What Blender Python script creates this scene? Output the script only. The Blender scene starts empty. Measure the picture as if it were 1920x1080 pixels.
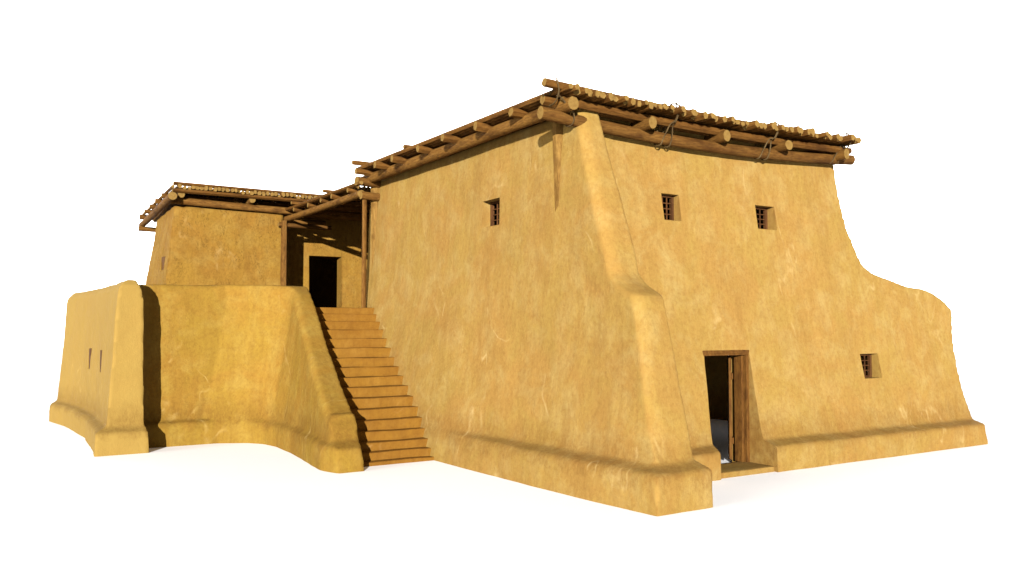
import bpy, bmesh, math, random
from mathutils import Vector, Matrix, noise
random.seed(7)
scene = bpy.context.scene
COL = scene.collection
R = math.radians

# ------------------------------------------------------------------ helpers
def link(o): COL.objects.link(o); return o

def tag(o, label=None, cat=None, group=None, kind=None):
    if label: o['label'] = label
    if cat: o['category'] = cat
    if group: o['group'] = group
    if kind: o['kind'] = kind
    return o

def set_parent(o, p):
    if p is None: return o
    o.parent = p
    o.matrix_parent_inverse = WORLD[p.name].inverted()
    return o

WORLD = {}
def empty(name, loc):
    o = link(bpy.data.objects.new(name, None)); o.location = loc
    o.empty_display_size = .3
    WORLD[o.name] = Matrix.Translation(loc)
    return o

def mesh_obj(name, me, mats, parent=None, mat4=None):
    o = link(bpy.data.objects.new(name, me))
    for m in (mats if isinstance(mats, (list, tuple)) else [mats]): me.materials.append(m)
    if mat4 is not None: o.matrix_basis = mat4
    WORLD[o.name] = mat4.copy() if mat4 is not None else Matrix.Identity(4)
    set_parent(o, parent)
    return o

def interp(tab, t):
    if t <= tab[0][0]: return tab[0][1]
    for (a, va), (b, vb) in zip(tab, tab[1:]):
        if t <= b: return va + (vb - va) * (t - a) / (b - a)
    return tab[-1][1]

def sstep(a, b, t):
    t = max(0., min(1., (t - a) / (b - a))); return t * t * (3 - 2 * t)

def warp_box(bm, fn, nu, nv, nw):
    """closed box surface, parameters 0..1 mapped through fn(u,v,w)"""
    cache = {}
    def V(i, j, k):
        key = (i, j, k)
        if key not in cache: cache[key] = bm.verts.new(fn(i / nu, j / nv, k / nw))
        return cache[key]
    def quad(a, b, c, d):
        try: bm.faces.new((a, b, c, d))
        except ValueError: pass
    for j in range(nv):
        for k in range(nw):
            quad(V(0, j, k), V(0, j, k + 1), V(0, j + 1, k + 1), V(0, j + 1, k))
            quad(V(nu, j, k), V(nu, j + 1, k), V(nu, j + 1, k + 1), V(nu, j, k + 1))
    for i in range(nu):
        for k in range(nw):
            quad(V(i, 0, k), V(i + 1, 0, k), V(i + 1, 0, k + 1), V(i, 0, k + 1))
            quad(V(i, nv, k), V(i, nv, k + 1), V(i + 1, nv, k + 1), V(i + 1, nv, k))
    for i in range(nu):
        for j in range(nv):
            quad(V(i, j, 0), V(i, j + 1, 0), V(i + 1, j + 1, 0), V(i + 1, j, 0))
            quad(V(i, j, nw), V(i + 1, j, nw), V(i + 1, j + 1, nw), V(i, j + 1, nw))

def box(bm, a, b):
    warp_box(bm, lambda u, v, w: (a[0] + (b[0] - a[0]) * u, a[1] + (b[1] - a[1]) * v, a[2] + (b[2] - a[2]) * w), 1, 1, 1)

def to_mesh(bm, name='m'):
    bmesh.ops.recalc_face_normals(bm, faces=bm.faces[:])
    me = bpy.data.meshes.new(name); bm.to_mesh(me); bm.free(); return me

def evaluated(me, mods):
    """apply a list of (type, settings) modifiers and return the new mesh"""
    o = link(bpy.data.objects.new('tmp', me))
    for t, s in mods:
        m = o.modifiers.new(t, t)
        for k, v in s.items(): setattr(m, k, v)
    bpy.context.view_layer.update()
    dg = bpy.context.evaluated_depsgraph_get()
    out = bpy.data.meshes.new_from_object(o.evaluated_get(dg))
    bpy.data.objects.remove(o)
    return out

def plaster(solids, name, cuts=(), voxel=.034, smooth=2, amp=.016):
    """union of closed solids as one soft-edged plaster skin; openings cut crisp"""
    bm = bmesh.new()
    for fn, n in solids: warp_box(bm, fn, *n)
    me = to_mesh(bm)
    me = evaluated(me, [('REMESH', dict(mode='VOXEL', voxel_size=voxel, adaptivity=0)),
                        ('SMOOTH', dict(factor=.5, iterations=smooth))])
    off = Vector((3.1, 7.7, 1.3))
    me.update()
    nrm = [v.normal.copy() for v in me.vertices]
    for v, n in zip(me.vertices, nrm):
        p = v.co
        d = noise.noise(p * .9 + off) * 1.3 + noise.noise(p * 2.6 + off) * .55 + noise.noise(p * 7 + off) * .16
        v.co = p + n * d * amp
    me.update()
    for group in (cuts if cuts and isinstance(cuts[0], list) else [list(cuts)]):
        if not group: continue
        cb = bmesh.new()
        for a, b in group:
            if isinstance(a, list):      # plan polygon, b = (z0, z1)
                lo = [cb.verts.new((x, y, b[0])) for x, y in a]; hi = [cb.verts.new((x, y, b[1])) for x, y in a]
                cb.faces.new(lo[::-1]); cb.faces.new(hi)
                for i in range(len(a)): cb.faces.new((lo[i], lo[(i + 1) % len(a)], hi[(i + 1) % len(a)], hi[i]))
            else: box(cb, a, b)
        cm = to_mesh(cb)
        co = link(bpy.data.objects.new('cut', cm))
        me = evaluated(me, [('BOOLEAN', dict(operation='DIFFERENCE', object=co, solver='EXACT'))])
        bpy.data.objects.remove(co)
    for p in me.polygons: p.use_smooth = True
    me.set_sharp_from_angle(angle=R(38))
    me.name = name
    me.materials.clear()
    return me

def pole(name, p0, p1, r0, r1, parent, mats, sides=14, smooth=True, bend=0., sag=0., rings=None, jag=0.):
    """log lying from p0 to p1; local Z is its axis, caps use the second material"""
    p0 = Vector(p0); p1 = Vector(p1); L = (p1 - p0).length
    rings = rings or max(2, int(L / .35))
    q = (p1 - p0).to_track_quat('Z', 'Y')
    M = Matrix.Translation(p0) @ q.to_matrix().to_4x4()
    sl = q.inverted() @ Vector((0, 0, 1))
    bm = bmesh.new(); rows = []
    ph = random.random() * 9; sq = random.uniform(.9, 1.08); rot = random.random() * 6
    seed = Vector((random.random() * 50,) * 3)
    for k in range(rings + 1):
        t = k / rings; z = L * t
        r = r0 + (r1 - r0) * t
        ox = bend * math.sin(t * math.pi * 1.5 + ph) ; oy = bend * math.cos(t * math.pi * 1.2 + ph)
        s4 = -sag * 4 * t * (1 - t)
        row = []
        for i in range(sides):
            a = rot + 2 * math.pi * i / sides
            rr = r * (1 + .07 * noise.noise(Vector((math.cos(a), math.sin(a), z * 1.4)) + seed)) if smooth else r * (1 + .12 * math.sin(i * 2.3 + ph))
            zz = z
            if k in (0, rings) and jag: zz += jag * noise.noise(Vector((math.cos(a) * 1.5, math.sin(a) * 1.5, k)) + seed)
            row.append(bm.verts.new(Vector((math.cos(a) * rr * sq + ox, math.sin(a) * rr / sq + oy, zz)) + sl * s4))
        rows.append(row)
    for A, B in zip(rows, rows[1:]):
        for i in range(sides):
            f = bm.faces.new((A[i], A[(i + 1) % sides], B[(i + 1) % sides], B[i])); f.smooth = smooth
    f = bm.faces.new(rows[0][::-1]); f.material_index = 1
    f = bm.faces.new(rows[-1]); f.material_index = 1
    me = bpy.data.meshes.new(name); bm.to_mesh(me); bm.free()
    if smooth: me.set_sharp_from_angle(angle=R(50))
    return mesh_obj(name, me, mats, parent, M)

def tube(name, pts, r, parent, mat, closed=False, sides=7, sub=5):
    P = [Vector(p) for p in pts]; n = len(P); path = []
    seg = n if closed else n - 1
    for i in range(seg):
        a = P[(i - 1) % n] if closed or i > 0 else P[0]
        b = P[i]; c = P[(i + 1) % n]
        d = P[(i + 2) % n] if closed or i + 2 < n else P[-1]
        for s in range(sub):
            t = s / sub
            path.append(.5 * ((2 * b) + (c - a) * t + (2 * a - 5 * b + 4 * c - d) * t * t + (-a + 3 * b - 3 * c + d) * t ** 3))
    if not closed: path.append(P[-1])
    bm = bmesh.new(); rows = []; m = len(path); up = Vector((1, .13, .2)).normalized()
    for i, p in enumerate(path):
        t = (path[(i + 1) % m] - path[i - 1]) if closed or 0 < i < m - 1 else (path[min(i + 1, m - 1)] - path[max(i - 1, 0)])
        t.normalize(); x = t.cross(up).normalized(); y = t.cross(x)
        tw = i * .5
        rows.append([bm.verts.new(p + (x * math.cos(a + tw) + y * math.sin(a + tw)) * r * (1 + .22 * math.cos(2 * a)))
                     for a in [2 * math.pi * k / sides for k in range(sides)]])
    pairs = list(zip(rows, rows[1:])) + ([(rows[-1], rows[0])] if closed else [])
    for A, B in pairs:
        for i in range(sides):
            bm.faces.new((A[i], A[(i + 1) % sides], B[(i + 1) % sides], B[i])).smooth = True
    if not closed: bm.faces.new(rows[0][::-1]); bm.faces.new(rows[-1])
    me = to_mesh(bm, name)
    return mesh_obj(name, me, mat, parent)

def rough_box(name, a, b, parent, mat, cut=.12, bev=.015, amp=.006, mat4=None):
    a = Vector(a); b = Vector(b); s = b - a
    n = [max(1, int(abs(x) / cut)) for x in s]
    bm = bmesh.new()
    warp_box(bm, lambda u, v, w: (a.x + s.x * u, a.y + s.y * v, a.z + s.z * w), *n)
    bmesh.ops.recalc_face_normals(bm, faces=bm.faces[:])
    ed = [e for e in bm.edges if len(e.link_faces) == 2 and e.calc_face_angle() > .5]
    bmesh.ops.bevel(bm, geom=ed, offset=bev, segments=2, affect='EDGES', profile=.6)
    for v in bm.verts:
        d = noise.noise_vector(v.co * 2.3 + Vector((5, 1, 3)))
        v.co += d * amp
    for f in bm.faces: f.smooth = True
    me = to_mesh(bm, name); me.set_sharp_from_angle(angle=R(40))
    return mesh_obj(name, me, mat, parent, mat4)

# ------------------------------------------------------------------ materials
class NT:
    def __init__(s, name):
        s.m = bpy.data.materials.new(name); s.m.use_nodes = True
        s.t = s.m.node_tree; s.t.nodes.clear()
        s.out = s.n('ShaderNodeOutputMaterial'); s.b = s.n('ShaderNodeBsdfPrincipled')
        s.t.links.new(s.b.outputs[0], s.out.inputs[0])
        s.b.inputs['Specular IOR Level'].default_value = .04
    def n(s, t, **k):
        x = s.t.nodes.new(t)
        for a, b in k.items(): setattr(x, a, b)
        return x
    def l(s, a, b): s.t.links.new(a, b)
    def coords(s, scale=(1, 1, 1), rnd=0., geo=False):
        if geo: src = s.n('ShaderNodeNewGeometry').outputs['Position']
        else: src = s.n('ShaderNodeTexCoord').outputs['Object']
        mp = s.n('ShaderNodeMapping'); mp.inputs['Scale'].default_value = scale
        s.l(src, mp.inputs['Vector'])
        if rnd:
            oi = s.n('ShaderNodeObjectInfo'); mu = s.n('ShaderNodeMath', operation='MULTIPLY'); mu.inputs[1].default_value = rnd
            s.l(oi.outputs['Random'], mu.inputs[0]); s.l(mu.outputs[0], mp.inputs['Location'])
        return mp.outputs[0]
    def noise(s, vec, scale, detail=5, rough=.6, dist=0.):
        x = s.n('ShaderNodeTexNoise'); s.l(vec, x.inputs['Vector'])
        x.inputs['Scale'].default_value = scale; x.inputs['Detail'].default_value = detail
        x.inputs['Roughness'].default_value = rough; x.inputs['Distortion'].default_value = dist
        return x.outputs['Fac']
    def ramp(s, fac, stops):
        x = s.n('ShaderNodeValToRGB'); s.l(fac, x.inputs[0]); e = x.color_ramp.elements
        while len(e) < len(stops): e.new(.5)
        for i, (p, c) in enumerate(stops):
            e[i].position = p; e[i].color = (c, c, c, 1) if not isinstance(c, (tuple, list)) else (*c, 1)
        return x.outputs[0]
    def mix(s, fac, a, b, mode='MIX'):
        x = s.n('ShaderNodeMix', data_type='RGBA', blend_type=mode)
        for v, i in ((fac, 0), (a, 6), (b, 7)):
            if isinstance(v, (int, float)): x.inputs[i].default_value = v
            elif isinstance(v, tuple): x.inputs[i].default_value = (*v, 1)
            else: s.l(v, x.inputs[i])
        return x.outputs[2]
    def math(s, op, a, b=0.):
        x = s.n('ShaderNodeMath', operation=op)
        for v, i in ((a, 0), (b, 1)):
            if isinstance(v, (int, float)): x.inputs[i].default_value = v
            else: s.l(v, x.inputs[i])
        return x.outputs[0]
    def bump(s, h, strength, dist):
        x = s.n('ShaderNodeBump'); x.inputs['Strength'].default_value = strength; x.inputs['Distance'].default_value = dist
        s.l(h, x.inputs['Height']); s.l(x.outputs[0], s.b.inputs['Normal'])

def stucco(name, base, warm, pale, dirt, ledge=(.42, .95), ledge_amt=.5, cracks=0., gloss=.9, seed=0., west=None):
    k = NT(name)
    geo = k.n('ShaderNodeNewGeometry').outputs['Position']
    def co(sx, sy, sz):
        mp = k.n('ShaderNodeMapping'); mp.inputs['Scale'].default_value = (sx, sy, sz); mp.inputs['Location'].default_value = (seed, seed * .7, seed * 1.3)
        k.l(geo, mp.inputs[0]); return mp.outputs[0]
    c1 = co(1, 1, 1); cs = co(1, 1, .13)
    big = k.noise(c1, .85, 5, .62, .5)
    mid = k.noise(c1, 1.7, 6, .65, .4)
    fine = k.noise(c1, 14, 6, .7)
    streak = k.noise(cs, 9, 5, .65)
    col = k.mix(k.ramp(big, [(.40, 0), (.60, 1)]), base, warm)
    col = k.mix(k.math('MULTIPLY', k.ramp(mid, [(.46, 0), (.70, 1)]), .75), col, pale)
    col = k.mix(k.math('MULTIPLY', k.ramp(streak, [(.38, 1), (.6, 0)]), .27), col, k.mix(.5, warm, dirt))
    col = k.mix(k.math('MULTIPLY', k.ramp(fine, [(.36, 1), (.54, 0)]), .26), col, dirt)
    blot = k.noise(c1, 3.1, 9, .75, .8)
    col = k.mix(k.math('MULTIPLY', k.ramp(blot, [(.30, 1), (.47, 0)]), .42), col, k.mix(.4, dirt, warm))
    stain = k.noise(co(1, 1, .3), 1.5, 7, .7, .6)
    col = k.mix(k.math('MULTIPLY', k.ramp(stain, [(.34, 1), (.50, 0)]), .30), col, k.mix(.35, dirt, warm))
    gp = k.n('ShaderNodeNewGeometry').outputs['Pointiness']
    wear = k.math('MULTIPLY', k.ramp(gp, [(.51, 0), (.56, 1)]), k.ramp(k.noise(c1, 7, 6, .75), [(.42, .1), (.6, 1)]))
    col = k.mix(k.math('MULTIPLY', wear, .65), col, dirt)
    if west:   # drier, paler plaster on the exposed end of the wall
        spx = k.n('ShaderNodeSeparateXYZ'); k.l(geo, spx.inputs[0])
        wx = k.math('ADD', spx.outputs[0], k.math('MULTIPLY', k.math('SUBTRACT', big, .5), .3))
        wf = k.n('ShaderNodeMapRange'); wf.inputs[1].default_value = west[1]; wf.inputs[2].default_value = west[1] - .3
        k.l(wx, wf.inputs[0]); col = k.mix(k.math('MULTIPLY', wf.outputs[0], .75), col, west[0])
    # mud splash band that runs round the foot of the walls
    sp = k.n('ShaderNodeSeparateXYZ'); k.l(geo, sp.inputs[0])
    zz = k.math('ADD', sp.outputs[2], k.math('MULTIPLY', k.math('SUBTRACT', k.noise(c1, 2.2, 7, .7), .5), .9))
    mr = k.ramp(k.math('MULTIPLY', zz, .5), [(ledge[0] * .5 - .05, 0), (ledge[0] * .5 + .04, 1), (ledge[1] * .5 - .12, .9), (ledge[1] * .5 + .06, 0)])
    tuft = k.ramp(k.noise(co(1, 1, .3), 22, 5, .8), [(.38, .25), (.62, 1)])
    col = k.mix(k.math('MULTIPLY', k.math('MULTIPLY', mr, tuft), ledge_amt), col, dirt)
    # pale scuffs
    w = k.noise(co(1.0, 1.0, .6), .62, 3, .5, .4)
    line = k.ramp(k.math('ABSOLUTE', k.math('SUBTRACT', w, .5)), [(.0, 1), (.012, 0)])
    msk = k.ramp(k.noise(c1, .9, 2, .5), [(.53, 0), (.62, 1)])
    scuff = k.math('MULTIPLY', k.math('MULTIPLY', line, msk), k.ramp(k.noise(c1, 5, 3), [(.38, .0), (.68, .5)]))
    col = k.mix(scuff, col, tuple(min(1, x * 1.35 + .03) for x in pale))
    if cracks:
        cw = k.noise(co(1.6, 1.6, .7), 1.5, 6, .7, 1.0)
        cl = k.ramp(k.math('ABSOLUTE', k.math('SUBTRACT', cw, .48)), [(.0, 1), (.010, 0)])
        cm = k.ramp(k.noise(c1, 1.3, 2), [(.46, 0), (.56, 1)])
        cf = k.math('MULTIPLY', k.math('MULTIPLY', cl, cm), cracks)
        col = k.mix(cf, col, tuple(x * .35 for x in dirt))
    k.l(col, k.b.inputs['Base Color'])
    k.b.inputs['Roughness'].default_value = gloss
    h = k.math('ADD', k.math('MULTIPLY', k.noise(c1, 30, 6, .75), .45), k.math('ADD', k.math('MULTIPLY', k.noise(c1, 4.5, 5, .6), .9), k.math('MULTIPLY', streak, .35)))
    k.bump(h, .45, .032)
    return k.m

def wood(name, a, b, dark, gloss=.75, stretch=.12):
    k = NT(name)
    c = k.coords((1, 1, stretch), rnd=40)
    g = k.noise(c, 16, 6, .7, .6); g2 = k.noise(c, 60, 4, .7)
    blot = k.noise(k.coords((1, 1, .5), rnd=17), 3.2, 5, .65)
    col = k.mix(k.ramp(g, [(.35, 0), (.65, 1)]), a, b)
    oi = k.n('ShaderNodeObjectInfo')
    col = k.mix(k.math('MULTIPLY', oi.outputs['Random'], .45), col, a)
    wn = k.n('ShaderNodeTexWhiteNoise', noise_dimensions='1D'); k.l(oi.outputs['Random'], wn.inputs['W'])
    col = k.mix(k.math('MULTIPLY', wn.outputs['Value'], .38), col, dark)
    col = k.mix(k.math('MULTIPLY', k.ramp(g2, [(.38, 1), (.55, 0)]), .55), col, dark)
    col = k.mix(k.math('MULTIPLY', k.ramp(blot, [(.36, 1), (.5, 0)]), .6), col, dark)
    k.l(col, k.b.inputs['Base Color']); k.b.inputs['Roughness'].default_value = gloss
    k.bump(k.math('ADD', g, k.math('MULTIPLY', g2, .5)), .5, .012)
    return k.m

def endgrain(name, a, b):
    k = NT(name)
    c = k.coords((1, 1, 1), rnd=9)
    w = k.n('ShaderNodeTexWave', wave_type='RINGS', rings_direction='Z'); k.l(c, w.inputs[0])
    w.inputs['Scale'].default_value = 14; w.inputs['Distortion'].default_value = 3; w.inputs['Detail'].default_value = 3
    n = k.noise(c, 18, 4)
    col = k.mix(k.math('MULTIPLY', w.outputs['Fac'], .35), a, b)
    col = k.mix(k.math('MULTIPLY', k.ramp(n, [(.35, 1), (.55, 0)]), .5), col, b)
    k.l(col, k.b.inputs['Base Color']); k.b.inputs['Roughness'].default_value = .9
    return k.m

def plain(name, col, rough=.9):
    k = NT(name); k.b.inputs['Base Color'].default_value = (*col, 1); k.b.inputs['Roughness'].default_value = rough
    n = k.noise(k.coords(geo=True), .6, 3); k.l(k.mix(n, tuple(x * .985 for x in col), col), k.b.inputs['Base Color'])
    return k.m

M_ST = stucco('ochre_plaster', (.176, .109, .026), (.178, .100, .025), (.208, .145, .048), (.088, .038, .0075))
M_AN = stucco('cracked_plaster', (.150, .082, .013), (.142, .072, .012), (.172, .106, .024), (.045, .018, .003), cracks=.7, ledge=(-3, -2), seed=11.)
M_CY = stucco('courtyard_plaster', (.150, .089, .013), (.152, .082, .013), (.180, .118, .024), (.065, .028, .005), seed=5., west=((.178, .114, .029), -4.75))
M_STEP = stucco('worn_step_plaster', (.142, .068, .009), (.128, .058, .008), (.158, .080, .014), (.06, .020, .003), ledge=(-3, -2), seed=3.)
M_LOG = wood('log_wood', (.135, .066, .014), (.075, .030, .006), (.022, .008, .002))
M_POLE = wood('pole_wood', (.118, .054, .011), (.072, .028, .005), (.022, .008, .002))
M_POST = wood('post_wood', (.180, .104, .026), (.135, .070, .015), (.050, .022, .004))
M_END = endgrain('cut_wood', (.138, .082, .022), (.072, .036, .008))
M_FRAME = wood('door_wood', (.115, .052, .010), (.070, .026, .005), (.020, .007, .002))
M_GRILLE = wood('grille_wood', (.080, .034, .011), (.048, .018, .006), (.02, .008, .003))
M_ROPE = wood('rope_fibre', (.085, .055, .022), (.050, .030, .011), (.025, .014, .006), stretch=1)
M_GROUND = plain('white_ground', (.78, .78, .79))
M_BACK = plain('white_backdrop', (.90, .90, .90))
WOODS = [M_LOG, M_END]; POLES = [M_POLE, M_END]; POSTS = [M_POST, M_END]

# ------------------------------------------------------------------ setting
def disc(name, rad, z, mat, cx, cy, n=96):
    bm = bmesh.new(); vs = [bm.verts.new((cx + rad * math.cos(2 * math.pi * i / n), cy + rad * math.sin(2 * math.pi * i / n), z)) for i in range(n)]
    bm.faces.new(vs); return mesh_obj(name, to_mesh(bm), mat)
GC = (4., 8.)
disc('ground', 95, 0, M_GROUND, *GC)['kind'] = 'structure'
# studio sweep: rises in a cove from the edge of the ground
bm = bmesh.new(); rows = []
prof = [(94.5, .004)] + [(95 + 18 * math.sin(a), 18 - 18 * math.cos(a)) for a in [math.pi / 2 * i / 12 for i in range(13)]] + [(113, 40), (113, 75)]
a0, a1, na = R(-25), R(145), 72
for i in range(na + 1):
    a = a0 + (a1 - a0) * i / na
    rows.append([bm.verts.new((GC[0] + r * math.cos(a), GC[1] + r * math.sin(a), z)) for r, z in prof])
for A, B in zip(rows, rows[1:]):
    for i in range(len(prof) - 1): bm.faces.new((A[i], A[i + 1], B[i + 1], B[i])).smooth = True
o = mesh_obj('backdrop', to_mesh(bm), M_BACK); o['kind'] = 'structure'

# ------------------------------------------------------------------ main house
HOUSE = empty('adobe_house', (4, 7, 0))
tag(HOUSE, 'tall two storey ochre adobe house with front doorway, barred windows and pole roof', 'house')

def base_x(y): return -.31 * (1 - math.exp(-max(y, 0) / 2.4))
FX = [(0, 0.), (.55, .03), (.57, .06), (.66, .33), (1.6, .38), (3.2, .45), (4.6, .50), (5.6, .55), (6.4, .62), (7, .65)]
BX = [(0, -.31), (.25, -.27), (.45, -.20), (.8, -.13), (1.6, .01), (2.4, .17), (3.2, .34), (3.9, .45), (4.6, .51), (5.6, .56), (6.4, .62), (7, .65)]
def side_x(y, z):
    s = sstep(3.2, 7.5, y)
    f = interp(FX, z) + base_x(y) * (1 - sstep(.3, 2.8, z)) * .9
    return f * (1 - s) + interp(BX, z) * s
FINY = [(0, .06), (.55, .08), (.57, .11), (.66, .40), (1.6, .64), (2.5, .87), (3.12, 1.01), (3.22, 1.07), (3.31, 1.28), (3.40, 1.45), (3.56, 1.62), (3.9, 1.72), (4.6, 2.0), (5.6, 2.38), (6.2, 2.6), (6.7, 2.78), (7, 2.85)]
def zt(w, top, z0=-.25, knots=()): return z0 + (top - z0) * w
def fin(u, v, w):
    z = zt(w, 6.66)
    y0 = interp(FINY, z); y = y0 + (3.4 - y0) * v
    x0 = side_x(y, z)
    xr = 1.07 + (.08 * (1 - sstep(.55, .7, z)))
    soft = sstep(.7, 1.2, z) * (.06 + .06 * sstep(2.2, 3.6, z))     # hand-rounded outer corner
    if v == 0 or v < .2:
        q = max(0., 1 - u / .42); y += soft * q * q * (1 - v / .2)
    return (x0 + (xr - x0) * u, y, z)
def side(u, v, w):
    z = zt(w, 6.50); y = 2.9 + (11.75 - 2.9) * v
    x0 = side_x(y, z); return (x0 + (1.5 - x0) * u, y, z)
FRY = [(0, 1.66), (.45, 1.68), (.47, 1.70), (.56, 2.0), (.9, 2.08), (2.2, 2.33), (3.5, 2.54), (4.9, 2.76), (5.6, 2.86), (6.5, 2.96)]
RX = [(0, 11.56), (.46, 11.50), (.52, 11.50), (.60, 11.54), (.66, 11.52), (1.2, 11.40), (1.74, 11.34), (2.4, 11.41), (3.05, 11.56), (3.2, 11.48)]
WING = [(7.0, 5.2), (8.0, 4.9), (8.12, 4.8), (8.30, 4.35), (8.42, 4.08), (8.73, 3.89), (9.4, 3.74), (10.08, 3.61), (10.6, 3.59), (10.95, 3.50), (11.2, 3.40), (11.48, 3.25), (11.64, 3.08)]
def front(u, v, w):
    z = zt(w, 6.52)
    xr = interp([(0, 8.3), (3.8, 8.3), (4.1, 8.28), (4.35, 8.22), (4.85, 8.06), (5.4, 7.97), (5.98, 7.90), (7, 7.88)], z)
    y0 = interp(FRY, z); return (.8 + (xr - .8) * u, y0 + (3.75 - y0) * v, z)
def wing(u, v, w):
    x = 7.2 + (11.6 - 7.2) * u
    top = interp(WING, x); z = zt(w, top)
    xr = interp(RX, z); x = 7.2 + (xr - 7.2) * u
    y0 = interp(FRY, z); return (x, y0 + (3.5 + .25 * (1 - sstep(.4, .6, z)) - y0) * v, z)
def body(u, v, w):
    z = zt(w, 6.48); xr = interp([(0, 8.2), (6.5, 7.85)], z)
    return (1.2 + (xr - 1.2) * u, 3.2 + (11.75 - 3.2) * v, z)
DX0, DX1, DZ = 3.22, 4.42, 2.24
WINS = [((2.62, 4.69), (3.06, 5.20)), ((5.17, 4.68), (5.73, 5.17)), ((7.82, 1.59), (8.42, 2.11))]
rooms = [([(1.6, 2.74), (10.2, 2.9), (10.2, 11.2), (1.6, 11.2)], (-.5, 2.9)), ((.98, 3.2, 3.3), (7.3, 11.2, 6.2))]
cuts = [([(2.66, 1.0), (DX1, 1.0), (DX1, 3.4), (DX0, 3.4), (DX0, 2.33)], (-.5, DZ))]
for (x0, z0), (x1, z1) in WINS[:2]: cuts.append(((x0, 2.3, z0), (x1, 3.6, z1))); rooms.append(((x0 - .5, (3.0 if x0 < 4 else 3.04), z0 - .3), (x1 + .6, 3.3, z1 + .3)))
(x0, z0), (x1, z1) = WINS[2]
cuts.append(((x0, 1.8, z0), (x1, 2.85, z1))); rooms.append(((x0 - .5, 2.535, z0 - .3), (x1 + .6, 3.0, z1 + .3)))
rooms.append(((.795, 4.7, 4.45), (1.2, 6.3, 5.5)))
cuts.append(((.2, 5.17, 4.71), (1.5, 5.86, 5.25)))
cuts.append(((8.1, 4.2, 2.5), (9.9, 8.6, 3.6)))   # opening added in the unseen hall roof to light the doorway floor
me = plaster([(fin, (18, 24, 150)), (side, (2, 40, 90)), (front, (20, 6, 150)), (wing, (40, 6, 120)), (body, (4, 4, 10)), (lambda u, v, w: (7.0 + 3.7 * u, 3.2 + 8.5 * v, -.25 + 3.4 * w), (2, 2, 2))], 'wall', [rooms[:2], rooms[2:], cuts])
mesh_obj('wall', me, M_ST, HOUSE)
# threshold
rough_box('threshold', (DX0 - .42, 1.74, -.05), (DX1 + .05, 2.52, .10), HOUSE, M_ST, bev=.03)

# door frame and leaf
def multi_box(name, boxes, parent, mat, bev=.008):
    bm = bmesh.new()
    for a, b in boxes:
        box(bm, a, b)
    bmesh.ops.recalc_face_normals(bm, faces=bm.faces[:])
    bmesh.ops.bevel(bm, geom=bm.edges[:], offset=bev, segments=1, affect='EDGES')
    me = to_mesh(bm, name); return mesh_obj(name, me, mat, parent)
fr = multi_box('door_frame', [((DX0 - .02, 2.335, 2.15), (DX1 + .02, 2.62, DZ + .01)), ((DX0 + .0, 2.325, 2.185), (DX1 - .0, 2.34, DZ - .015)),
                         ((DX0 + .0, 2.36, .09), (DX0 + .055, 2.60, 2.155)), ((DX1 - .06, 2.34, .09), (DX1 + .01, 2.60, 2.155)),
                         ((DX1 - .11, 2.42, .09), (DX1 - .055, 2.62, 2.155))], HOUSE, M_FRAME)
dm = Matrix.Translation((DX1 - .16, 2.64, .12)) @ Matrix.Rotation(R(45), 4, 'Z')
dl = multi_box('door_leaf', [((i * .235, 0, 0), (i * .235 + .228, .05, 1.99)) for i in range(4)] + [((.02, -.035, .3), (.9, .0, .42)), ((.02, -.035, 1.55), (.9, .0, 1.67))], HOUSE, M_FRAME, .006)
dl.matrix_basis = dm

def window_y(x0, x1, z0, z1, y, parent):
    """barred window in a wall facing -Y"""
    w = multi_box('window', [((x0 - .01, y, z0), (x0 + .05, y + .07, z1)), ((x1 - .05, y, z0), (x1 + .01, y + .07, z1)),
                             ((x0 + .05, y, z0 - .01), (x1 - .05, y + .07, z0 + .045)), ((x0 + .05, y, z1 - .045), (x1 - .05, y + .07, z1 + .01))], parent, M_GRILLE, .004)
    bx = []; n = 3
    for i in range(1, n):
        xx = x0 + .05 + (x1 - x0 - .1) * i / n; bx.append(((xx - .010, y + .012, z0 + .04), (xx + .010, y + .036, z1 - .04)))
    for i in range(1, 4):
        zz = z0 + .045 + (z1 - z0 - .09) * i / 4; bx.append(((x0 + .045, y + .03, zz - .010), (x1 - .045, y + .054, zz + .010)))
    multi_box('grille', bx, w, M_GRILLE, .003)
def window_x(y0, y1, z0, z1, x, parent):
    w = multi_box('window', [((x, y0 - .01, z0), (x + .07, y0 + .05, z1)), ((x, y1 - .05, z0), (x + .07, y1 + .01, z1)),
                             ((x, y0 + .05, z0 - .01), (x + .07, y1 - .05, z0 + .045)), ((x, y0 + .05, z1 - .045), (x + .07, y1 - .05, z1 + .01))], parent, M_GRILLE, .004)
    bx = []
    for i in range(1, 3):
        yy = y0 + .05 + (y1 - y0 - .1) * i / 3; bx.append(((x + .012, yy - .013, z0 + .04), (x + .036, yy + .013, z1 - .04)))
    for i in range(1, 4):
        zz = z0 + .045 + (z1 - z0 - .09) * i / 4; bx.append(((x + .03, y0 + .045, zz - .010), (x + .054, y1 - .045, zz + .010)))
    multi_box('grille', bx, w, M_GRILLE, .003)
for (x0, z0), (x1, z1) in WINS[:2]: window_y(x0, x1, z0, z1, 2.93 if x0 < 4 else 2.97, HOUSE)
(x0, z0), (x1, z1) = WINS[2]; window_y(x0, x1, z0, z1, 2.46, HOUSE)
window_x(5.17, 5.86, 4.71, 5.25, .72, HOUSE)

# roof of the main house
def slab(name, a, b, parent, mat): return rough_box(name, a, b, parent, mat, cut=.8, bev=.03, amp=.01)
roof = slab('roof', (.35, 2.9, 6.70), (7.5, 11.6, 6.775), HOUSE, M_AN)
def sagm(x): return -.09 * math.sin(math.pi * max(0., min(1., (x + .1) / 7.8)))
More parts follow.
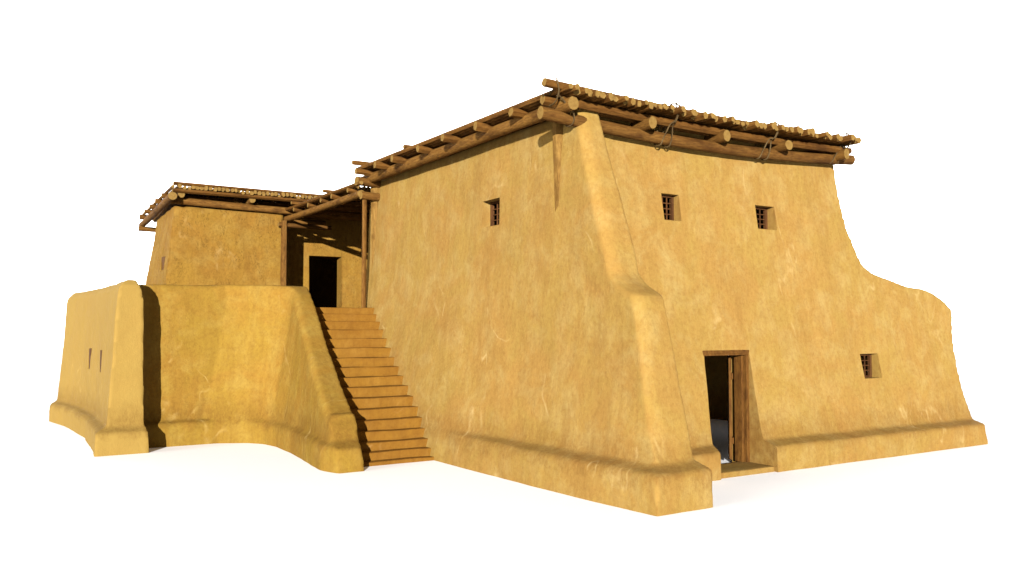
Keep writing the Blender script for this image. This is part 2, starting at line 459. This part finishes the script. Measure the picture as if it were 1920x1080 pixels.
# lower beams
pole('beam', (-.16, 2.75, 6.36), (8.26, 2.75, 6.40), .105, .105, roof, WOODS, sag=.17, rings=24, bend=.01)
pole('beam', (.75, 2.97, 6.44), (7.75, 2.97, 6.47), .085, .085, roof, WOODS, sag=.14, rings=20)
pole('beam', (.30, 2.42, 6.49), (.36, 11.75, 6.50), .115, .125, roof, WOODS, rings=24, bend=.012)
for x in (2.08, 3.99, 5.75, 7.64):
    pole('rafter', (x, 2.42 + random.uniform(-.03, .03), 6.43 + sagm(x) * .5), (x + random.uniform(-.04, .04), 11.9, 6.44), .105, .11, roof, WOODS, rings=20, jag=.012)
for y in (2.82, 3.85, 5.13, 6.39, 7.67, 9.01, 9.95, 11.0):
    j = random.uniform(-.05, .04)
    pole('purlin', (-.08 + j, y, 6.60), (8.0 + j, y + random.uniform(-.05, .05), 6.585), .085, .075, roof, POLES, sides=6, smooth=False, sag=.07, rings=14)
pole('purlin', (.2, 2.62, 6.575), (7.98, 2.60, 6.55), .07, .07, roof, POLES, sides=6, smooth=False, sag=.08, rings=14)
x = .10; i = 0
while x < 7.95:
    r = random.uniform(.050, .080)
    dz = random.choice((0, 0, 0, .012, -.02))
    y0 = 2.23 + random.uniform(-.09, .12)
    if random.random() < .12: y0 += .12
    z = 6.715 + sagm(x) * .75 + dz
    pole('roof_pole', (x, y0, z), (x + random.uniform(-.05, .05), 11.45 + random.uniform(-.15, .12), 6.72 + random.uniform(-.01, .01)), r, r * .9, roof, POLES, sides=6, smooth=False, rings=3, jag=.02)
    x += r * 2 + random.choice((-.015, -.01, .0, .005, .03)); i += 1
pole('binding_pole', (-.30, 2.44, 6.775), (7.75, 2.50, 6.755), .078, .05, roof, POLES, sides=6, smooth=False, sag=.07, rings=14)
pole('binding_pole', (-.20, 11.05, 6.82), (7.8, 11.05, 6.82), .06, .05, roof, POLES, sides=6, smooth=False, rings=8)
pole('binding_pole', (.03, 8.55, 6.81), (7.8, 8.5, 6.82), .05, .05, roof, POLES, sides=6, smooth=False, rings=8)
def rope(x, yb, zb, s, parent, ytop=2.42, ztop=6.80, spread=.11, lean=0.):
    for e in (-1, 1):
        d = e * spread * s
        tube('rope', [(x + e * .015, ytop - .02, ztop + .075), (x + e * .02, ytop - .10, ztop - .01), (x + e * .012, ytop + .01, ztop - .22),
                      (x + d * .30 + lean * .3, yb - .22, zb + .24), (x + d * .85 + lean * .8, yb - .145, zb + .03), (x + d + lean, yb - .07, zb - .115),
                      (x + d + lean, yb + .06, zb - .12), (x + d * .9 + lean, yb + .135, zb + .02),
                      (x + d * .6, yb + .05, zb + .25), (x + d * .9, ytop + .12, ztop - .02), (x + d * .6, ytop + .07, ztop + .10 + .02 * e)], .013, parent, M_ROPE, closed=True, sides=6)
rope(2.66, 2.75, 6.21, 1, roof, lean=-.04, ztop=6.735)
rope(5.36, 2.75, 6.25, 1, roof, lean=-.06, ztop=6.725)
rope(7.66, 2.75, 6.38, .9, roof, lean=-.10, ztop=6.77)
tube('rope', [(.12, 2.60, 6.66), (.20, 2.50, 6.50), (.40, 2.55, 6.36), (.46, 2.66, 6.22), (.44, 2.80, 6.20), (.40, 2.92, 6.38), (.30, 2.80, 6.64), (.18, 2.66, 6.72)], .014, roof, M_ROPE, closed=True, sides=6)
tube('rope', [(-.05, 2.42, 6.89), (-.10, 2.34, 6.80), (-.02, 2.40, 6.66), (.05, 2.62, 6.52), (.08, 2.9, 6.53), (.05, 2.78, 6.70), (.0, 2.5, 6.78)], .014, roof, M_ROPE, closed=True, sides=6)
# posts bedded in the side wall
pole('post', (.635, 3.24, 3.9), (.545, 3.24, 6.42), .105, .105, HOUSE, POSTS, sides=8, smooth=False, rings=6)
pole('post', (.64, 11.32, 3.2), (.56, 11.32, 6.40), .115, .115, HOUSE, POSTS, sides=8, smooth=False, rings=6)

# ------------------------------------------------------------------ rear house
ANNEX = empty('adobe_house', (0, 20, 3.0))
tag(ANNEX, 'lower adobe house behind the courtyard wall with cracked plaster and black doorway under porch', 'house')
AFY = [(2.5, 16.85), (4, 17.0), (6.3, 17.12)]
def ax(y, z): return interp([(2.5, -3.62), (4, -3.46), (5, -3.36), (6, -3.26), (6.4, -3.24)], z) - .05 * sstep(17, 22, y) * (6.4 - z) / 3
def tilt(y): return -.065 * max(0., y - 16.8)
def an_body(u, v, w):
    z = 2.6 + (6.25 - 2.6) * w
    y0 = interp(AFY, z); yb = interp([(2.6, 20.4), (4.1, 20.15), (5.7, 19.75), (6.3, 19.7)], z)
    y = y0 + (yb - y0) * v; z2 = z if z < 5 else 5 + (z - 5) * (1 + tilt(y) / 1.25)
    x0 = ax(y, z2); xr = .0
    return (x0 + (xr - x0) * u, y, z2)
def an_back(u, v, w):
    z = 2.6 + (6.36 - 2.6) * w
    return (-.6 + (8.2 + .6) * u, 18.4 + (24.2 - 18.4) * v + .02 * (z - 3), z)
me = plaster([(an_body, (20, 12, 40)), (an_back, (4, 4, 10))], 'wall',
             [[((.3, 18.85, 2.9), (7.9, 23.9, 5.8))], [((1.29, 17.8, 3.17), (2.43, 19.1, 5.05)), ((-3.9, 17.5, 4.36), (-2.7, 18.13, 4.76))]], voxel=.05)
mesh_obj('wall', me, M_AN, ANNEX)
rough_box('window', (-3.375, 17.48, 4.34), (-3.29, 18.15, 4.78), ANNEX, M_FRAME, bev=.01)  # added wood panel gives the open recess its dark tone
rf = slab('roof', (-3.0, 17.2, 6.70), (6.9, 18.3, 6.745), ANNEX, M_AN)
pole('beam', (-3.36, 17.02, 6.36), (7, 17.02, 6.22), .105, .10, rf, WOODS, rings=16, sag=.03)
pole('beam', (-3.40, 16.55, 6.42), (-3.40, 21.45, 6.06), .12, .10, rf, WOODS, rings=12)
for x in (-3.12, -1.08, .65, 2.4, 4.2, 6.):
    pole('rafter', (x, 16.75, 6.52), (x + .03, 20.9, 6.22), .10, .095, rf, WOODS, rings=8, jag=.01)
for y, l in ((16.74, -3.37), (17.6, -3.50), (18.5, -3.52), (19.4, -3.52), (20.3, -3.52), (21.3, -3.50)):
    pole('purlin', (l, y, 6.61 + tilt(y)), (7, y, 6.59 + tilt(y)), .075, .065, rf, POLES, sides=6, smooth=False, rings=4)
pole('beam', (-3.54, 21.2, 5.92), (-2.6, 21.2, 5.90), .08, .08, rf, WOODS, rings=3)
pole('roof_pole', (-3.37, 16.66, 6.71), (-3.37, 21.45, 6.70 + tilt(21.3)), .055, .05, rf, POLES, sides=6, smooth=False, rings=2)
x = -3.18
while x < 6.9:
    r = random.uniform(.056, .072); y0 = 16.66 + random.uniform(-.05, .08)
    pole('roof_pole', (x, y0, 6.735 + random.choice((0, -.02, -.04, .005))), (x, 21.3 + random.uniform(-.1, .1), 6.73 + tilt(21.3)), r, r, rf, POLES, sides=6, smooth=False, rings=2, jag=.02)
    x += 2 * r + random.choice((-.015, -.01, .0, .01))
pole('binding_pole', (-3.34, 16.78, 6.82), (7, 16.78, 6.79), .07, .05, rf, POLES, sides=6, smooth=False, rings=6)

# ------------------------------------------------------------------ porch between the two houses
PORCH = empty('porch', (1.5, 14.5, 3.16))
tag(PORCH, 'pole roofed wooden porch shading the dark doorway at the top of the stairs', 'porch')
pr = slab('roof', (.10, 11.95, 6.345), (6.9, 17.45, 6.375), PORCH, M_AN)
pole('beam', (.12, 11.2, 6.07), (.12, 17.95, 6.05), .105, .10, pr, WOODS, rings=18, bend=.008)
pole('beam', (-.02, 11.22, 6.40), (1.4, 11.30, 6.34), .125, .12, pr, WOODS, rings=5)
pole('beam', (.08, 11.16, 6.03), (1.4, 11.26, 6.0), .095, .095, pr, WOODS, rings=5)
pole('beam', (-.10, 17.55, 6.04), (1.5, 17.55, 6.04), .085, .085, pr, WOODS, rings=4)
pole('beam', (-.20, 17.0, 5.84), (1.5, 17.0, 5.84), .075, .075, pr, WOODS, rings=4)
pole('beam', (3.4, 11.9, 6.05), (3.4, 18.0, 6.05), .1, .1, pr, WOODS, rings=6)
for y in (11.75, 12.95, 13.85, 14.9, 16.1, 17.35):
    pole('purlin', (-.03 + random.uniform(-.03, .03), y, 6.225), (7.0, y, 6.215), .068, .06, pr, POLES, sides=6, smooth=False, rings=4)
x = .03
while x < 6.9:
    r = random.uniform(.052, .062)
    pole('roof_pole', (x, 11.05 + random.uniform(-.04, .06) + (.75 if x > .1 else 0), 6.325), (x, 17.7 + random.uniform(-.05, .1), 6.315), r, r, pr, POLES, sides=6, smooth=False, rings=2)
    x += 2 * r + random.choice((.01, .02, .03))
for y in (13.4, 16.1, 17.65):
    pole('binding_pole', (-.10, y, 6.42), (6.9, y, 6.42), .052, .045, pr, POLES, sides=6, smooth=False, rings=4)
pole('post', (-.02, 16.96, 3.16), (-.02, 16.96, 5.97), .10, .095, PORCH, WOODS, sides=8, smooth=False, rings=6)
pole('post', (.20, 11.22, 3.0), (.20, 11.22, 5.97), .06, .06, PORCH, WOODS, sides=8, smooth=False, rings=6)

# ------------------------------------------------------------------ courtyard wall / terrace
YARD = empty('courtyard_enclosure', (-3.5, 12, 0))
tag(YARD, 'thick low ochre courtyard wall with rounded top and parapet sloping down beside the stairs', 'wall')
TOP = 3.68
def left_base(y): return interp([(10.4, -6.02), (11.5, -5.94), (14.1, -5.82), (16.4, -5.92), (17.5, -6.04), (18.7, -6.24)], y)
def left_top(y): return interp([(10.6, -5.56), (13, -5.52), (16, -5.55), (19.3, -5.76)], y)
def left_x(y, z):
    lb = left_base(y)
    if z < .48: return lb + .02 * z
    if z < .58: return lb + .01 + (z - .48) / .10 * .21
    t = (z - .58) / (TOP - .58)
    return (lb + .22) * (1 - t) + left_top(y) * t
def y_end(z): return interp([(0, 18.7), (.48, 18.65), (.62, 18.85), (2, 19.0), (3.3, 19.25), (3.55, 19.2), (TOP, 18.9)], z)
def fin_y(z): return interp([(0, 10.56), (.47, 10.58), (.56, 10.76), (2, 10.82), (3.4, 10.92), (3.6, 10.98), (TOP + .05, 11.12)], z)
def yard_left(u, v, w):
    z = -.2 + (TOP + .04 + .2) * w
    y = fin_y(z) + (y_end(z) - fin_y(z)) * v
    top = TOP + .05 * (1 - sstep(11, 14, y)); z = -.2 + (top + .2) * w
    x0 = left_x(y, z)
    xr = interp([(0, -4.94), (.48, -4.96), (.62, -5.02), (3.3, -5.06), (3.55, -5.10), (3.72, -5.18)], z)
    if z > 3.45: x0 += (z - 3.45) ** 2 * 2.2
    return (x0 + (xr - x0) * u, y, z)
def yfront(z): return interp([(0, 11.32), (.50, 11.35), (.57, 11.51), (3.4, 11.62), (3.6, 11.66), (3.7, 11.72)], z)
def yard_front(u, v, w):
    z = -.2 + (3.66 + .2) * w; y = yfront(z) + (12.15 - yfront(z)) * v
    return (-5.3 + (-1.25 + 5.3) * u, y, z)
def terrace(u, v, w):
    return (-5.4 + (3.9 + 5.4) * u if w < 2 else 0, 11.95 + (22 - 11.95) * v, -.2 + (3.16 + .2) * w)
def terrace2(u, v, w):   # fill below the landing, between parapet and house
    return (-1.6 + (1.2 + 1.6) * u, 10.85 + (12.2 - 10.85) * v, -.2 + (3.14 + .2) * w)
def in_x(y): return -1.95 + .13 * (y - 6.)
PTOP = [(6.0, .99), (6.75, 1.02), (7.05, 1.16), (7.3, 1.30), (7.8, 1.60), (8.75, 2.18), (9.82, 2.93), (10.6, 3.46), (11.0, 3.66), (11.4, 3.69), (12.2, 3.66)]
POUT = [(5.9, -2.70), (7, -2.60), (8.9, -2.40), (10.0, -2.38), (10.6, -2.48), (11.0, -2.75), (11.3, -3.3), (11.7, -4.2)]
def parapet(u, v, w):
    y = 5.95 + (12.0 - 5.95) * v
    top = interp(PTOP, y); z = -.2 + (top + .2) * w
    ys = interp([(0, 5.90), (.42, 5.98), (.54, 6.26), (.8, 6.42), (1.0, 6.62)], z)
    y = ys + (12.0 - ys) * v
    top = interp(PTOP, y); z = -.2 + (top + .2) * w
    xi = in_x(y) + .02 - .04 * sstep(.0, .5, z)
    if y < 6.6: xi -= .08 * (6.6 - y)
    ob = interp(POUT, y)
    ot = xi - .40 - 1.6 * max(0., (y - 10.6) / 1.1) ** 2
    t = max(0., min(1., (z - .56) / 3.1))
    led = .02 * z if z < .46 else (.01 + (z - .46) / .08 * .14 if z < .54 else .15)
    xo = (ob + led) * (1 - t ** .9) + ot * t ** .9
    if y < 6.9: xo += .5 * max(0, 6.5 - y) ** 1.6
    tt = top - z
    if tt < .16:
        k = .10 * (1 - tt / .16) ** 2; xo += k; xi -= k * .25
    return (xo + (xi - xo) * u, y, z)
ycuts = [((-6.5, 13.00, 1.62), (-5.22, 13.26, 2.12)), ((-6.5, 15.02, 1.62), (-5.22, 15.38, 2.12))]
me = plaster([(yard_left, (6, 60, 60)), (yard_front, (20, 6, 60)), (lambda u, v, w: (-5.4 + 13.9 * u, 11.95 + 6.6 * v, -.2 + 3.36 * w), (8, 8, 4)), (lambda u, v, w: (-3.9 + 12.4 * u, 17.0 + 7.4 * v, -.2 + 3.355 * w), (8, 8, 4)),
              (terrace2, (4, 4, 4)), (parapet, (8, 80, 50))], 'wall', ycuts)
mesh_obj('wall', me, M_CY, YARD)
for y0, y1 in ((13.0, 13.26), (15.02, 15.38)):
    rough_box('dark_slit_panel', (-5.60, y0 - .02, 1.60), (-5.50, y1 + .02, 2.14), YARD, M_GRILLE, bev=.01)  # dark wood panel added so the slit recess reads darker

# ------------------------------------------------------------------ stairs
ST = empty('staircase', (-.9, 6.4, 0))
tag(ST, 'long straight flight of worn orange tan steps climbing between the parapet and the tall house', 'staircase')
STEPS = [(6.36, .075), (6.54, .23), (6.76, .39), (7.00, .575), (7.23, .775), (7.50, .98), (7.80, 1.185), (8.12, 1.39), (8.44, 1.59), (8.76, 1.79),
         (9.08, 1.99), (9.40, 2.205), (9.71, 2.415), (10.01, 2.62), (10.30, 2.82), (10.58, 3.005), (10.80, 3.165)]
for i, (y, z) in enumerate(STEPS):
    x0 = in_x(y) - .3; x1 = -.31 + .2 * z + .35
    yb = (STEPS[i + 1][0] + .08) if i < 16 else 11.6
    rough_box('step', (x0, y, z - .26), (x1, yb, z), ST, M_STEP, bev=.022, amp=.014, cut=.09)

# ------------------------------------------------------------------ camera, light, world
cam = bpy.data.cameras.new('camera'); co = link(bpy.data.objects.new('camera', cam)); scene.camera = co
cam.sensor_width = 36; cam.lens = 36 * 1620 / 1920; cam.clip_end = 600
YAW, PITCH = 0.56808, 0.04442
co.location = (-8.4200, -9.2913, 2.700)
co.rotation_euler = (R(90) + PITCH, 0, -YAW)

L = Vector((.69, 1., -.205)).normalized()
sd = bpy.data.lights.new('sun', 'SUN'); sd.energy = 5; sd.angle = R(.5); sd.color = (1, .985, .96)
so = link(bpy.data.objects.new('sun', sd)); so.rotation_euler = L.to_track_quat('-Z', 'Y').to_euler(); so.location = (-10, -10, 12)

fd = bpy.data.lights.new('fill_lamp', 'SUN'); fd.energy = .55; fd.angle = R(25); fd.color = (1, .97, .93)   # broad fill added from the left to lift the left-facing walls
fo = link(bpy.data.objects.new('fill_lamp', fd)); fo.rotation_euler = Vector((1., .12, -.35)).to_track_quat('-Z', 'Y').to_euler(); fo.location = (-14, 2, 10)
w = bpy.data.worlds.new('World'); scene.world = w; w.use_nodes = True
bg = w.node_tree.nodes['Background']; bg.inputs[0].default_value = (.97, .98, 1, 1); bg.inputs[1].default_value = .10
vs = scene.view_settings; vs.view_transform = 'Standard'; vs.look = 'None'; vs.gamma = 1; vs.use_curve_mapping = False
vs.exposure = 1.64
scene.render.resolution_x = 1024; scene.render.resolution_y = 576
